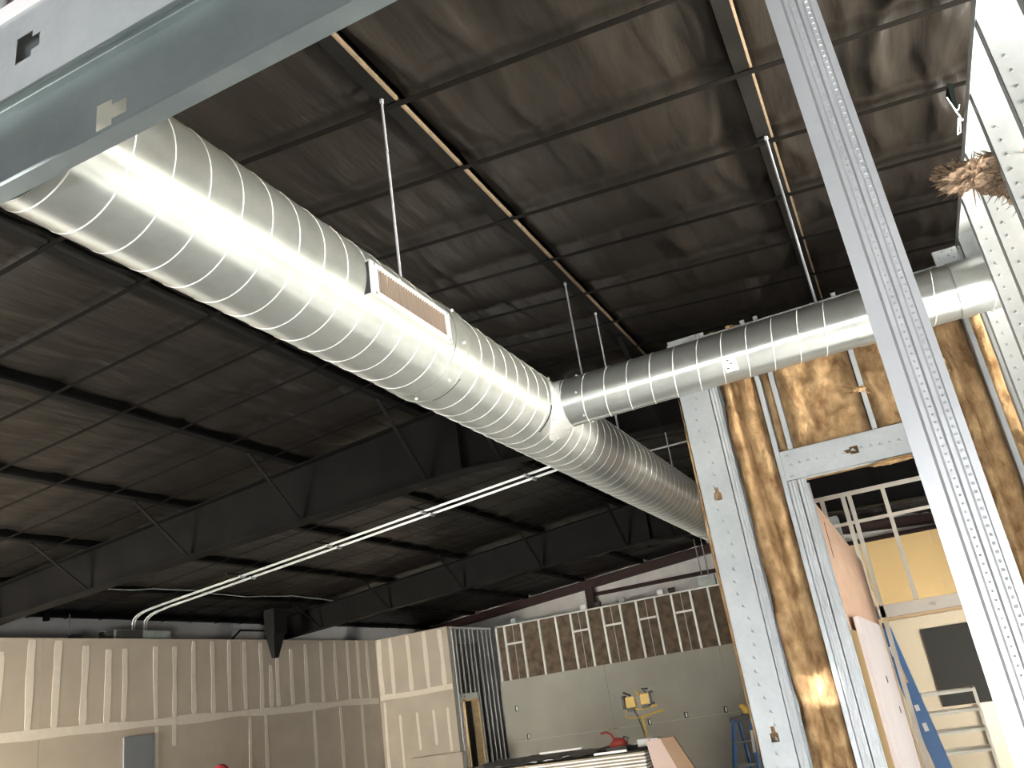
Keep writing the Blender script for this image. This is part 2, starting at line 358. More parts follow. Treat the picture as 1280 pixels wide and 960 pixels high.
def hstrip(face, c0, c1, z, wd, par, seed):
    b = MB(); n = 40
    for i in range(n+1):
        c = c0+(c1-c0)*i/n; ww = wd*(.85+.5*noise.noise(Vector((seed, c*1.1, 0)))); zz = z+.02*noise.noise(Vector((seed+3, c, 1)))
        for d in (0, .005): b.v += [Vector(face(c, zz-ww/2, d)), Vector(face(c, zz+ww/2, d))]
    for i in range(n):
        k = 4*i; b.f += [(k+2, k+3, k+7, k+6), (k, k+2, k+6, k+4), (k+1, k+5, k+7, k+3)]
    b.f += [(0, 1, 3, 2), (4*n, 4*n+2, 4*n+3, 4*n+1)]
    return b.build('joint_band', M['mud'], par)
wlp = thing('wall_partition', None, None, (6, WL, -E), kind='structure')
for z0, z1 in ((.553, TOP), (-.667, .549), (-E, -.671)):
    x = -3.1
    while x < 15.5:
        x1 = min(15.55, x+3.657); bx('drywall_sheet', M['drywall'], wlp, x+.002, x1-.002, WL, WL+.016, z0, z1); x = x1
bx('frame_core', M['drywall_g'], wlp, -3.1, 15.55, WL+.017, WL+.15, -E, TOP-.002)
fL = lambda c, z, d: (c, WL-d, z)
for i, (x, z1) in enumerate([(6.3, 1.6), (6.8, 1.62), (7.27, 1.56), (7.70, 1.71), (8.08, 1.70), (8.50, 1.63), (8.88, 1.58), (9.17, 1.59), (9.73, 1.62), (10.09, 1.62), (10.48, 1.70), (10.88, 1.70), (11.26, 1.72), (11.62, 1.70), (12.02, 1.68), (12.26, 1.30), (12.44, 1.45), (12.82, 1.57), (13.22, 1.66), (13.70, 1.70), (14.13, 1.71), (14.54, 1.72), (14.90, 1.73), (15.22, 1.73)]):
    strip('joint_strip', fL, x, .60+.02*random.random(), z1, .10 if x > 9 else .125, wlp, i*1.7)
for i, (x, z0) in enumerate([(9.75, -1.8), (10.09, .2), (11.7, -1.5), (12.1, -.5), (13.4, -1.2), (14.2, -.9), (14.9, -1.3)]):
    strip('joint_strip', fL, x, z0, .49, .09, wlp, 40+i)
hstrip(fL, 4.0, 15.5, .55, .13, wlp, 3)
# short return of the partition facing the camera
WR = 15.55
fR = lambda c, z, d: (WR-d, c, z)
for z0, z1 in ((.553, TOP), (-.667, .549), (-E, -.671)):
    bx('drywall_sheet', M['drywall'], wlp, WR, WR+.016, 8.62, WL-.002, z0, z1)
bx('frame_core', M['drywall_g'], wlp, WR+.017, WR+.13, 8.62, WL+.1, -E, TOP-.002)
for i, (y, z1) in enumerate([(10.27, 1.73), (9.99, 1.71), (9.57, 1.70), (9.17, 1.72), (8.80, 1.70)]):
    strip('joint_strip', fR, y, .62, z1, .105 if i else .13, wlp, 60+i)
for i, (y, z0) in enumerate([(10.25, -1.7), (9.9, -.8), (9.5, -.5), (9.12, -.45), (8.8, -.6)]):
    strip('joint_strip', fR, y, z0, .48 if i == 0 else .20, .07, wlp, 80+i)
hstrip(fR, 8.63, 10.33, .575, .12, wlp, 9)
bx('electrical_panel', M['panelgrey'], None, 9.16, 9.67, WL-.03, WL-.002, -.55, .395, label='grey flush electrical panel cover on the taped wall', cat='panel')
bx('low_board', M['drywall'], None, 15.30, 15.42, 8.45, 9.6, -E, -.62, label='low beige board standing against the short return wall', cat='board')

# framed partition with the door at its foot (runs away from the camera at y = 8.6)
wf = thing('wall_framed', None, None, (16.5, 8.6, -E), kind='structure')
def vstud(name, m, par, x, y, z0, z1, faceaxis='x', web=.09, fl=.041, **k):
    # faceaxis x: web runs in x (wall runs along y); y: web runs in y (wall runs along x)
    if faceaxis == 'x': b = cmember((x, y-fl/2, z0), X, Y, Z, z1-z0, web, fl, **k)
    else: b = cmember((x-fl/2, y, z0), Y, X, Z, z1-z0, web, fl, **k)
    return b.build(name, m, par)
for x in (15.72, 15.86, 16.05, 16.25, 16.45, 16.62, 16.85, 17.05, 17.25, 17.45):
    low = .42 if 15.8 < x < 16.5 else -E
    vstud('stud', M['stud_far'], wf, x, 8.6, low, TOP, 'y', web=.03, fl=.03)
vstud('stud', M['stud_far'], wf, 15.80, 8.6, -E, .42, 'y'); vstud('stud', M['stud_far'], wf, 16.52, 8.6, -E, .42, 'y')
cmember((15.62, 8.6, TOP-.003), Y, -Z, X, 1.9, .093, .03, track=True).build('track', M['stud_far'], wf)
cmember((15.74, 8.6, .31), Z, Y, X, .82, .11, .04, holes=(.2,)).build('door_header', M['stud_far'], wf)
dl = MB().box(15.84, 15.88, 8.57, 8.72, -E, .30).box(16.42, 16.48, 8.57, 8.72, -E, .30).box(15.84, 16.48, 8.57, 8.72, .27, .305).build('door_lining', M['wood'], wf)
bx('wall_corridor', M['drywall_g'], None, 15.9, 19.3, 9.9, 9.98, -E, 1.6, kind='structure')

# rear wall: bare framing with brown batts above, grey boards below
WB = 17.55
wb = thing('wall_rear', None, None, (WB, 5.8, -E), kind='structure')
for i in range(4):
    y0 = 8.57-2.44*i; y1 = max(.2, y0-2.436)
    for z0, z1 in ((-.665, .572), (-E, -.669)): bx('drywall_sheet', M['drywall_g'], wb, WB-.016, WB, y1, y0, z0, z1)
ys = [8.50, 8.298, 7.882, 7.454, 7.052, 6.70, 6.325, 5.976, 5.57, 5.212, 4.80, 4.446, 4.045, 3.674, 3.27, 2.87, 2.46, 2.06]
for y in ys: vstud('stud', M['stud_far'], wb, WB, y, -.0 if False else .50, TOP, 'x')
cmember((WB, .2, TOP+.004), X, -Z, Y, 8.35, .094, .03, track=True).build('track', M['stud_far'], wb)
for a, c in zip(ys[:-1], ys[1:]):
    if a-c < .25 and a > 8.4: pass
    b = MB(); n, m = 6, 12
    for i in range(n+1):
        for j in range(m+1):
            y = a-.024+(c-a+.046)*i/n; z = .50+(TOP-.52)*j/m
            b.v.append(Vector((WB+.03+.022*noise.noise(Vector((y*5, z*4, 2))), y, z)))
    b.f = [(i*(m+1)+j, i*(m+1)+j+1, (i+1)*(m+1)+j+1, (i+1)*(m+1)+j) for i in range(n) for j in range(m)]
    k0 = len(b.v); b.v += [Vector((WB+.085, a-.024, .5)), Vector((WB+.085, c+.022, .5)), Vector((WB+.085, c+.022, TOP-.02)), Vector((WB+.085, a-.024, TOP-.02))]; b.f.append((k0, k0+1, k0+2, k0+3))
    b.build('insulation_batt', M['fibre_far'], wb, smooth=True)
for y0, y1, h in ((8.27, 7.91, 1.32), (6.68, 6.35, 1.33), (5.95, 5.60, 1.33), (5.19, 4.83, 1.33), (4.42, 4.07, 1.33)):
    bx('blocking', M['stud_far'], wb, WB-.004, WB+.02, y1, y0, h-.02, h+.02)
    ym = (y0+y1)/2
    MB().tube([(WB+.018, ym, h+.02), (WB+.018, ym, TOP)], .008, 6).build('conduit_stub', M['rod'], wb)
    MB().tube([(WB+.018, ym, .55), (WB+.018, ym, h-.02)], .008, 6).build('conduit_stub', M['rod'], wb)
for i, (y, c, n_) in enumerate([(8.05, M['boxsteel'], 'leftmost, dark'), (6.38, M['label_w'], 'pale one behind the red column foot'), (5.50, M['boxsteel'], 'dark one in the middle'), (4.66, M['label_w'], 'pale one right of the middle'), (6.05, M['dkgrey'], 'small dark one beside the column'), (4.42, M['dkgrey'], 'small dark one right of the middle')]):
    bx('junction_box', c, None, WB+.0, WB+.09, y-.06, y+.06, TOP+.008, TOP+.11, label='junction box on the rear stud top, '+n_, cat='box')
t = thing('pull_box', 'larger grey steel box on the rear wall top near the end post', 'box', (WB, 3.65, TOP+.008))
bx('box_body', M['boxsteel'], t, WB, WB+.12, 3.48, 3.84, TOP+.008, TOP+.20); bx('cover', M['boxsteel'], t, WB-.006, WB, 3.49, 3.83, TOP+.018, TOP+.19)
t2 = thing('conduit_drop', 'two thin vertical conduits dropping from the rafter to the grey pull box', 'conduit', (WB+.06, 3.62, TOP+.2))
for y in (3.60, 3.74): MB().tube([(WB+.06, y, TOP+.2), (WB+.06, y, 2.72)], .011, 6).build('pipe', M['boxsteel'], t2)
for i, (y, h, n_) in enumerate([(8.05, -.595, 'lowest left, near the open framing'), (8.24, -.015, 'highest, close to the stud corner'), (5.38, -.63, 'just right of the yellow work light'), (4.62, -.60, 'between work light and stepladder'), (3.83, -.60, 'rightmost, above the stepladder')]):
    b = thing('outlet_box', 'small outlet box in the grey rear wall, '+n_, 'outlet', (WB-.02, y, h-.05))
    bx('box_rim', M['dkgrey'], b, WB-.024, WB-.017, y-.035, y+.035, h-.055, h+.055)
    bx('device', M['label_w'], b, WB-.030, WB-.0245, y-.022, y+.004, h-.04, h+.04)

# ------------------------------------------------------------------ main duct
DY, DH, DR = 1.562, 1.441, .207
def cyl(b, axis, c0, c1, cy, cz, r, n=64, th=.004, segs=1):
    i0 = len(b.v)
    for rr in (r, r-th):
        for s in range(segs+1):
            c = c0+(c1-c0)*s/segs
            for k in range(n):
                a = 2*PI*k/n
                b.v.append(Vector((c, cy+rr*math.cos(a), cz+rr*math.sin(a))) if axis == 'x' else Vector((cy+rr*math.cos(a), c, cz+rr*math.sin(a))))
    R = segs+1
    for q in range(2):
        for s in range(segs):
            for k in range(n):
                o = i0+q*R*n+s*n; b.f.append((o+k, o+(k+1) % n, o+n+(k+1) % n, o+n+k))
    for s in (0, segs):
        for k in range(n):
            o = i0+s*n; p = i0+R*n+s*n; b.f.append((o+k, o+(k+1) % n, p+(k+1) % n, p+k))
def helix(b, axis, c0, c1, cy, cz, r, pitch, d=1, wd=.0028, ht=.0022, n=40, ph=0.):
    turns = (c1-c0)/pitch; N = int(turns*n); i0 = len(b.v)
    for i in range(N+1):
        c = c0+(c1-c0)*i/N; a = d*2*PI*turns*i/N+ph
        for dc, rr in ((-wd, r-.0005), (-wd*.4, r+ht), (wd*.4, r+ht), (wd, r-.0005)):
            b.v.append(Vector((c+dc, cy+rr*math.cos(a), cz+rr*math.sin(a))) if axis == 'x' else Vector((cy+rr*math.cos(a), c+dc, cz+rr*math.sin(a))))
    for i in range(N):
        k = i0+4*i
        for q in range(3): b.f.append((k+q, k+q+1, k+5+q, k+4+q))
duct = thing('main_duct', 'large round galvanised spiral duct running the length of the room', 'duct', (8, DY, DH-DR))
def sm(o, ang=40):
    me = o.data; me.polygons.foreach_set('use_smooth', [True]*len(me.polygons))
    try: me.set_sharp_from_angle(angle=math.radians(ang))
    except Exception: pass
    return o
b = MB(); cyl(b, 'x', 1.07, 1.075, DY, DH, DR, 96, DR-.001); b.build('end_cap', M['duct'], duct)
for a, c in ((1.0755, 2.86), (2.875, 8.0), (8.0, 13.4), (13.4, 18.9)):
    b = MB(); cyl(b, 'x', a, c, DY, DH, DR, 96); sm(b.build('duct_section', M['duct'], duct))
b = MB(); helix(b, 'x', 1.10, 2.74, DY, DH, DR, .122, 1, ph=4.1); helix(b, 'x', 2.96, 9.0, DY, DH, DR, .122, 1, ph=.5); helix(b, 'x', 9.0, 18.8, DY, DH, DR, .122, 1, wd=.005, n=24)
b.build('spiral_seam', M['seam'], duct, smooth=True)
for c, wd in ((2.845, .055), (8.0, .03), (13.4, .03)):
    b = MB(); cyl(b, 'x', c-wd, c+wd, DY, DH, DR+.005, 96, .004); cyl(b, 'x', c+wd-.012, c+wd, DY, DH, DR+.009, 96, .006)
    cc = sm(b.build('coupling', M['duct'], duct))
    for a in range(0, 360, 45):
        q = math.radians(a+10); MB().tube([(c, DY+(DR+.004)*math.cos(q), DH+(DR+.004)*math.sin(q)), (c, DY+(DR+.013)*math.cos(q), DH+(DR+.013)*math.sin(q))], .006, 6).build('screw', M['seam'], cc)
for nm, xx, a0, a1, rr in (('sleeve_gap', 2.902, 228, 268, DR+.0075), ('collar_gap', 3.786, 196, 238, DR+.0045)):
    MB().tube([(xx, DY+rr*math.cos(math.radians(a0+(a1-a0)*i/16)), DH+rr*math.sin(math.radians(a0+(a1-a0)*i/16))) for i in range(17)], .0034, 6).build(nm, M['plastic_blk'], duct, label='dark open gap')
# side register on the duct's right flank
b = MB(); gx0, gx1, gz0, gz1, gy = 2.165, 2.715, 1.352, 1.482, 1.338
b.box(gx0, gx1, gy, gy+.006, gz0, gz0+.022).box(gx0, gx1, gy, gy+.006, gz1-.015, gz1).box(gx0, gx0+.045, gy, gy+.006, gz0+.022, gz1-.015).box(gx1-.03, gx1, gy, gy+.006, gz0+.022, gz1-.015)
b.box(gx0, gx1, gy+.006, gy+.055, gz0, gz0+.004).box(gx0, gx1, gy+.006, gy+.055, gz1-.004, gz1)
rg = b.build('register', M['seam'], duct)
b = MB(); b.box(gx0, gx0+.004, gy+.007, gy+.055, gz0+.005, gz1-.005).box(gx1-.004, gx1, gy+.007, gy+.055, gz0+.005, gz1-.005).box(gx0+.005, gx1-.005, gy+.035, gy+.04, gz0+.005, gz1-.005)
b.build('register_throat', M['plastic_blk'], rg, label='dark inner throat')
for i in range(28):
    x = gx0+.054+i*(gx1-gx0-.095)/27
    MB().bar((x, gy+.006, gz0+.022), (x, gy+.006, gz1-.015), .007, .0022, side=(.25, -.95, 0)).build('louvre', M['louvre'], rg)
for x, z in ((gx0+.025, gz0+.011), (gx1-.015, gz0+.011), (gx0+.025, gz1-.007), (gx1-.015, gz1-.007)):
    MB().tube([(x, gy-.003, z), (x, gy+.001, z)], .005, 8).build('screw', M['boxsteel'], rg)

# branch duct across to the right stud wall
BX, BH, BR = 3.96, 1.43, .125
br = thing('branch_duct', 'smaller round galvanised branch duct teeing off the main duct to the right wall', 'duct', (BX, .3, BH-BR))
b = MB(); cyl(b, 'y', -.12, 1.352, BX, BH, BR, 72); sm(b.build('duct_section', M['duct_branch'], br))
b = MB(); cyl(b, 'y', -1.15, -.135, BX, BH, BR, 72); sm(b.build('duct_section', M['duct_branch'], br))
b = MB(); helix(b, 'y', .0, 1.34, BX, BH, BR, .119, 1, ph=2.2, n=36); helix(b, 'y', -1.1, -.26, BX, BH, BR, .119, 1, ph=0, n=36)
b.build('spiral_seam', M['seam'], br, smooth=True)
for c in (-.128, -.56):
    b = MB(); cyl(b, 'y', c-.03, c+.03, BX, BH, BR+.003, 72, .003); cl = sm(b.build('coupling', M['duct_branch'], br))
# saddle: flared collar wrapped on the main duct round the tee
b = MB(); n = 72
def on_main(ang, s, k):       # point on a ring of radius s about the branch axis, lying on the main duct's skin
    dx, dz = s*math.cos(ang), s*math.sin(ang); zz = DH+ (BH-DH)+dz
    q = max(-1, min(1, (zz-DH)/(DR+k))); return Vector((BX+dx, DY-(DR+k)*math.sqrt(max(0, 1-q*q)), zz))
for j, (s, k, yy) in enumerate(((BR+.003, .0, 1.36), (BR+.003, .0, None), (BR+.045, .003, None), (BR+.045, .0005, None))):
    for i in range(n):
        a = 2*PI*i/n
        if yy is not None and j == 0: b.v.append(Vector((BX+s*math.cos(a), yy-.035, BH+s*math.sin(a))))
        else:
            p = on_main(a, s, k)
            if j == 1: p.y -= .004
            b.v.append(p)
for j in range(3):
    for i in range(n): b.f.append((j*n+i, j*n+(i+1) % n, (j+1)*n+(i+1) % n, (j+1)*n+i))
sd = b.build('saddle_collar', M['seam'], br); sd.data.polygons.foreach_set('use_smooth', [True]*len(sd.data.polygons))
for i in range(12):
    p = on_main(2*PI*i/12+.2, BR+.034, .004); MB().tube([p+Vector((0, .002, 0)), p+Vector((0, -.007, 0))], .005, 6).build('screw', M['pipe'], sd)
for i in range(6):
    a = i*PI/3; MB().tube([(BX+BR*math.cos(a), 1.24, BH+BR*math.sin(a)), (BX+(BR+.007)*math.cos(a), 1.24, BH+(BR+.007)*math.sin(a))], .005, 6).build('screw', M['pipe'], br)
# paper label curved on the branch duct
b = MB(); q0, q1 = math.radians(203), math.radians(233)
for i in range(7):
    q = q0+(q1-q0)*i/6
    for y in (.44, .50):
        b.v.append(Vector((BX+(BR+.0042)*math.cos(q), y, BH+(BR+.0042)*math.sin(q))))
b.f = [(2*i, 2*i+1, 2*i+3, 2*i+2) for i in range(6)]; st = b.build('paper_label', M['label_w'], br)
md = st.modifiers.new('t', 'SOLIDIFY'); md.thickness = .0008
for q, y in ((215, .465), (224, .485), (207, .478)):
    q = math.radians(q); p = Vector((BX+(BR+.0050)*math.cos(q), y, BH+(BR+.0050)*math.sin(q)))
    MB().box(p.x-.003, p.x+.0005, y-.006, y+.006, p.z-.0025, p.z+.0025).build('print_mark', M['plastic_blk'], st)
b = MB(); b.box(3.955, 3.965, -.60, -.50, 1.557, 1.64).box(3.955, 3.99, -.60, -.50, 1.635, 1.64)
hb = b.build('hanger_plate', M['stud'], br)
for y, z in ((-.58, 1.62), (-.56, 1.60), (-.54, 1.625), (-.52, 1.60), (-.58, 1.585)): MB().tube([(3.9535, y, z), (3.9552, y, z)], .003, 6).build('hole_mark', M['plastic_blk'], hb)

# threaded hanger rods
for x, y, z0, z1, lab in ((2.735, 1.548, DH+DR+.002, roof(1.548)-.01, 'thin zinc hanger rod above the louvred register, nearest the camera'),
                          (4.99, 1.548, DH+DR+.002, roof(1.548)-.01, 'thin zinc hanger rod dropping behind the start of the branch duct'),
                          (5.6, 1.548, DH+DR+.002, roof(1.548)-.01, 'faint thin hanger rod farther along, above the branch duct near the tee'),
                          (3.965, .030, BH+BR+.002, roof(.03)-.01, 'zinc hanger rod holding the middle of the branch duct'),
                          (7.30, 1.595, DH+DR+.002, roof(1.595)-.03, 'distant thin hanger rod beside the left end post')):
    t = thing('hanger_rod', lab, 'rod', (x, y, z0), group=None)
    MB().tube([(x, y, z0), (x, y, z1)], .0062, 8).build('rod', M['rod'], t)
    MB().tube([(x, y, z0), (x, y, z0+.012)], .012, 6).build('nut', M['rod'], t); MB().tube([(x, y, z1-.02), (x, y, z1-.004)], .011, 6).build('nut', M['rod'], t)
b = MB().tube([(9.0, .4, 2.44), (9.0, 2.26, 2.44)], .010, 6); b.build('cross_conduit', M['pipe'], None, label='short bright horizontal conduit seen just left of the end post', cat='conduit')

# ------------------------------------------------------------------ conduits under the roof on the left
CX = 9.4
ct = thing('conduit_run', 'bundle of bright parallel conduits crossing the black roof to the left wall', 'conduit', (CX, 6, 2.2))
for k, dx in enumerate((0, .045, .22, .265)):
    x = CX+dx; pts = [(x, 2.95, roof(2.95)-.15)] + [(x, y, roof(y)-.14) for y in (RY+.0, 5, 7, 9, 10.05)]
    y0, z0 = 10.05, roof(10.05)-.15
    for i in range(1, 7): a = i*PI/12; pts.append((x+.0, y0+.42*math.sin(a), z0-.14*(1-math.cos(a))))
    pts.append((x, y0+.43, 1.862))
    if k >= 2: pts = pts[1:] if k == 2 else [(x, 2.7, roof(2.95)-.19)]+pts[1:]
    MB().tube(pts, .0105, 8).build('pipe', M['pipe'], ct)
for y in (3.1, 3.86, 5.37, 6.88, 8.39):
    MB().bar((CX-.30, y, roof(y)-.128), (CX+.34, y, roof(y)-.128), .03, .018).build('strut', M['black'], ct)
    for dx in (-.02, .20):
        c_ = MB().box(CX+dx-.02, CX+dx+.085, y-.016, y+.016, roof(y)-.172, roof(y)-.137).build('clamp', M['pipe'], ct)
MB().tube([(CX+.155, 2.7, roof(2.95)-.19), (CX+.17, 2.45, roof(2.95)-.26)], .012, 8).build('copper_tip', M['copper'], ct, label='copper coloured bent end')
t = thing('wire_gutter', 'long grey steel gutter box on the left wall top, conduits entering it', 'box', (9.9, 10.75, 1.75))
bx('box_body', M['boxsteel'], t, 9.0, 10.05, 10.38, 10.55, 1.735, 1.86); bx('cover', M['dkgrey'], t, 9.03, 9.50, 10.373, 10.379, 1.745, 1.85)
bx('cover', M['boxsteel'], t, 9.53, 10.02, 10.373, 10.379, 1.745, 1.85); bx('end_box', M['dkgrey'], t, 8.86, 8.99, 10.39, 10.52, 1.735, 1.84)
t = thing('junction_box', 'small dark junction box with a thin pipe, left of the long gutter box', 'box', (8.6, 10.6, 1.735))
bx('box_body', M['dkgrey'], t, 8.42, 8.56, 10.5, 10.6, 1.735, 1.81); MB().tube([(8.45, 10.62, 1.8), (8.45, 10.62, 2.1)], .007, 6).build('pipe', M['boxsteel'], t)
MB().tube([(7.5+i*.35, 9.6-.02*i, roof(9.6)-.05-.025*math.sin(i*.9)-.01*(i % 2)) for i in range(16)], .009, 6).build('loose_cable', M['boxsteel'], None, label='grey loose cable strung under the roof beyond the first rafter', cat='cable')
bx('eave_bracket', M['black'], None, 8.30, 8.36, 10.9, 10.97, 2.06, 2.2, label='tiny black eave clip hanging over the white strip at far left', cat='bracket')
MB().tube([(11.9, 10.9, 1.80), (12.15, 10.9, 1.98), (12.9, 10.9, 1.98)], .018, 6).build('angle_pipe', M['black'], None, label='black bent pipe beside the second rafter foot', cat='pipe')

# ------------------------------------------------------------------ door wall with brown batts (faces the camera)
W0 = 4.30
wd_ = thing('wall_door', None, None, (W0, .1, -E), kind='structure')
def batt(name, par, y0, y1, z0, z1, x0, depth=.11, amp=.05, seed=0., m=None, fold=1.0, crease=0.):
    b = MB(); n = max(6, int((y1-y0)/.014)); k = max(10, int((z1-z0)/.02))
    for i in range(n+1):
        u = i/n
        for j in range(k+1):
            y = y0+(y1-y0)*u; z = z0+(z1-z0)*j/k
            wv = .05*noise.noise(Vector((seed, z*1.1, 4)))
            f1 = 1-min(1, abs(noise.noise(Vector(((y+wv)*7.5+seed, z*(.9 if crease else 5.5)+seed, seed)))*(3.0 if crease else 2.2)))
            f2 = 1-min(1, abs(noise.noise(Vector(((y-wv)*16+seed, z*3.5, seed+7)))*2.4))
            f3 = noise.noise(Vector((y*38, z*30, seed)))
            e = min(u, 1-u)*2; rnd = (1-(1-min(1, e*2.2))**2)
            cr = crease*math.exp(-((u-.52-.22*noise.noise(Vector((seed, z*.9, 8))))/.10)**2)
            b.v.append(Vector((x0+depth*.30 + cr - amp*.75*rnd + amp*fold*(.72*f1+.42*f2)+.010*f3+.006*noise.noise(Vector((y*80, z*55, seed))), y, z)))
    q = k+1
    b.f = [(i*q+j, i*q+j+1, (i+1)*q+j+1, (i+1)*q+j) for i in range(n) for j in range(k)]
    s0 = len(b.v); xb = x0+depth+.03
    b.v += [Vector((xb, y0, z0)), Vector((xb, y1, z0)), Vector((xb, y1, z1)), Vector((xb, y0, z1))]; b.f.append((s0, s0+1, s0+2, s0+3))
    return b.build(name, m or M['fibre'], par, smooth=True)
LEN = TOP+E
hol = (.43, 1.57, 2.71)
ST = M['stud']
end = cmember((W0, .666, -E), Y, X, Z, LEN, .158, .041, holes=hol, ribs=True).build('stud', ST, wd_)        # turned end stud, web towards the camera
b = MB()
for i in range(58):
    z = -1.8+i*.06; yy = .745+.016*math.sin(i*.9)
    b.v += [Vector(p) for p in ((W0, yy-.008, z-.012), (W0, yy+.010, z-.004), (W0, yy+.004, z+.012), (W0-.005, yy, z))]
    k = len(b.v)-4; b.f += [(k, k+1, k+3), (k+1, k+2, k+3), (k+2, k, k+3)]
b.build('dimple', ST, wd_, kind='stuff')
cmember((W0, .664, -E), X, -Y, Z, LEN, .152, .041, ribs=True).build('stud', ST, wd_)
cmember((W0-.003, .622, -1.25), Y, X, Z, 1.1, .05, .02, ribs=True).build('stud_splice', ST, wd_) if False else None
vs = [( .425, -E, TOP), (.355, .995, TOP), (-.044, .995, TOP), (-.572, -E, TOP)]
for y, z0, z1 in vs: cmember((W0, y, z0), X, -Y, Z, z1-z0, .152, .024, ribs=False).build('stud', ST, wd_)
for y in (.398, .352): cmember((W0, y, -E), X, -Y, Z, .84+E, .152, .041, ribs=True).build('jamb_stud', ST, wd_)
cmember((W0, -.425, -E), X, Y, Z, LEN, .152, .041, ribs=True).build('jamb_stud', ST, wd_)
cmember((W0, -.345, -E), X, -Y, Z, .84+E, .152, .041, ribs=True).build('jamb_stud', ST, wd_)
hd = cmember((W0, -.385, .842), Z, X, Y, .785, .150, .045, holes=(.46,), ribs=True).build('door_header', ST, wd_)
b = MB()
for i in range(14):
    yy = .36-i*.042; z = .915+.004*math.sin(i)
    b.v += [Vector(p) for p in ((W0, yy-.012, z-.008), (W0, yy+.012, z-.002), (W0, yy, z+.012), (W0-.005, yy, z))]
    k = len(b.v)-4; b.f += [(k, k+1, k+3), (k+1, k+2, k+3), (k+2, k, k+3)]
b.build('dimple', ST, wd_, kind='stuff')
for y in (.375, .385):
    for z in (.86, .965): MB().tube([(W0-.004, y-.01, z), (W0+.001, y-.01, z)], .005, 6).build('screw', M['boxsteel'], wd_)
cmember((W0-.002, -.65, TOP-.022), X, -Z, Y, 1.48, .156, .035, track=True).build('track', ST, wd_)
cmember((W0-.002, .31, -E), X, Z, Y, .52, .156, .035, track=True).build('track', ST, wd_)
batt('insulation_batt', wd_, .43, .618, -E+.01, TOP-.01, W0+.0, amp=.07, seed=1.3, fold=1.1, crease=.07)
batt('insulation_batt', wd_, .357, .398, .99, TOP-.01, W0+.01, amp=.02, seed=2.3)
batt('insulation_batt', wd_, .672, .818, -E+.01, TOP-.03, W0+.05, amp=.03, seed=4.4)
batt('insulation_batt', wd_, -.38, .39, .86, .98, W0+.045, amp=.02, seed=5.4)
batt('insulation_batt', wd_, -.040, .330, 1.0, TOP-.01, W0+.02, amp=.05, seed=7.7, fold=.7)
batt('insulation_batt', wd_, -.375, -.070, 1.0, TOP-.01, W0+.02, amp=.055, seed=9.1, fold=.9)
batt('insulation_batt', wd_, -.570, -.43, -E+.01, TOP-.01, W0+.01, amp=.055, seed=12.7, fold=.8, crease=.04)
batt('insulation_batt', wd_, -.655, -.597, -E+.01, TOP-.01, W0+.02, amp=.03, seed=17.7)
def wisp(name, par, c, size, m, seed, n=26, ln=.05, sp=.001, **kw):      # ragged clump of fibre: lumpy core with torn blades
    b = MB(); bm = bmesh.new(); bmesh.ops.create_icosphere(bm, subdivisions=5, radius=1)
    off = len(b.v)
    for v in bm.verts:
        p = v.co.copy(); d = 1+.45*noise.noise(p*1.6+Vector((seed, 0, 0)))+.28*noise.noise(p*4+Vector((0, seed, 0)))+.16*noise.noise(p*9)+.09*noise.noise(p*22)
        b.v.append(Vector((c[0]+p.x*size[0]*d, c[1]+p.y*size[1]*d, c[2]+p.z*size[2]*d)))
    for f in bm.faces: b.f.append(tuple(off+v.index for v in f.verts))
    bm.free(); rnd = random.Random(seed)
    for i in range(n):
        d = Vector((rnd.uniform(-1, 1), rnd.uniform(-1, 1), rnd.uniform(-1, 1))).normalized(); p = Vector(c)+Vector((d.x*size[0], d.y*size[1], d.z*size[2]))*.85
        q = p+Vector((d.x*size[0], d.y*size[1], d.z*size[2])).normalized()*ln*rnd.uniform(.4, 1.2)+Vector((0, 0, rnd.uniform(-.3, .3)*ln))
        s_ = d.cross(Vector((rnd.random(), rnd.random(), .3))).normalized()*ln*rnd.uniform(.03, .10); t_ = d.cross(s_).normalized()*ln*.05
        k = len(b.v); b.v += [p-s_, p+s_, p+t_*2, q]; b.f += [(k, k+1, k+3), (k+1, k+2, k+3), (k+2, k, k+3)]
    return b.build(name, m, par, smooth=True, **kw)
wisp('torn_insulation', wd_, (W0+.02, .41, .90), (.012, .018, .035), M['fibre'], 3, 14, .04)
wisp('torn_insulation', wd_, (W0-.01, -.035, 1.2), (.012, .03, .012), M['fibre'], 5, 10, .05)
wisp('torn_insulation', wd_, (W0+.03, -.10, .832), (.03, .10, .012), M['fibre'], 6, 20, .03)
wisp('torn_insulation', wd_, (W0+.0, -.425, 1.20), (.014, .022, .05), M['fibre'], 8, 14, .03)
wisp('torn_insulation', wd_, (W0+.04, .836, .50), (.006, .010, .8), M['fibre'], 9, 60, .02)

# right-hand stud wall running away from the camera
YR = -.637
wr = thing('wall_side', None, None, (2, YR, -E), kind='structure')
for x in (-1.7, -1.29, -.88, -.47, -.06, .35, .76, 1.17, 1.57, 1.98, 2.06, 2.47, 2.86, 3.26, 3.64, 4.06, 4.20):
    b = cmember((x, YR-.152, -E), Y, X, Z, LEN, .152, .041, holes=hol, ribs=x > 1.9)
    b.build('stud', ST, wr)
    if 1.9 < x < 4.1:
        b = MB()
        for i in range(60):
            z = -1.7+i*.055; yy = YR-.03-.003*math.sin(i)
            b.v += [Vector(p) for p in ((x, yy-.008, z-.01), (x, yy+.008, z-.003), (x, yy+.002, z+.01), (x-.005, yy, z))]
            k = len(b.v)-4; b.f += [(k, k+1, k+3), (k+1, k+2, k+3), (k+2, k, k+3)]
        b.build('dimple', ST, wr, kind='stuff')
cmember((-1.9, YR-.154, TOP), Y, -Z, X, 6.2, .158, .035, track=True).build('track', ST, wr)
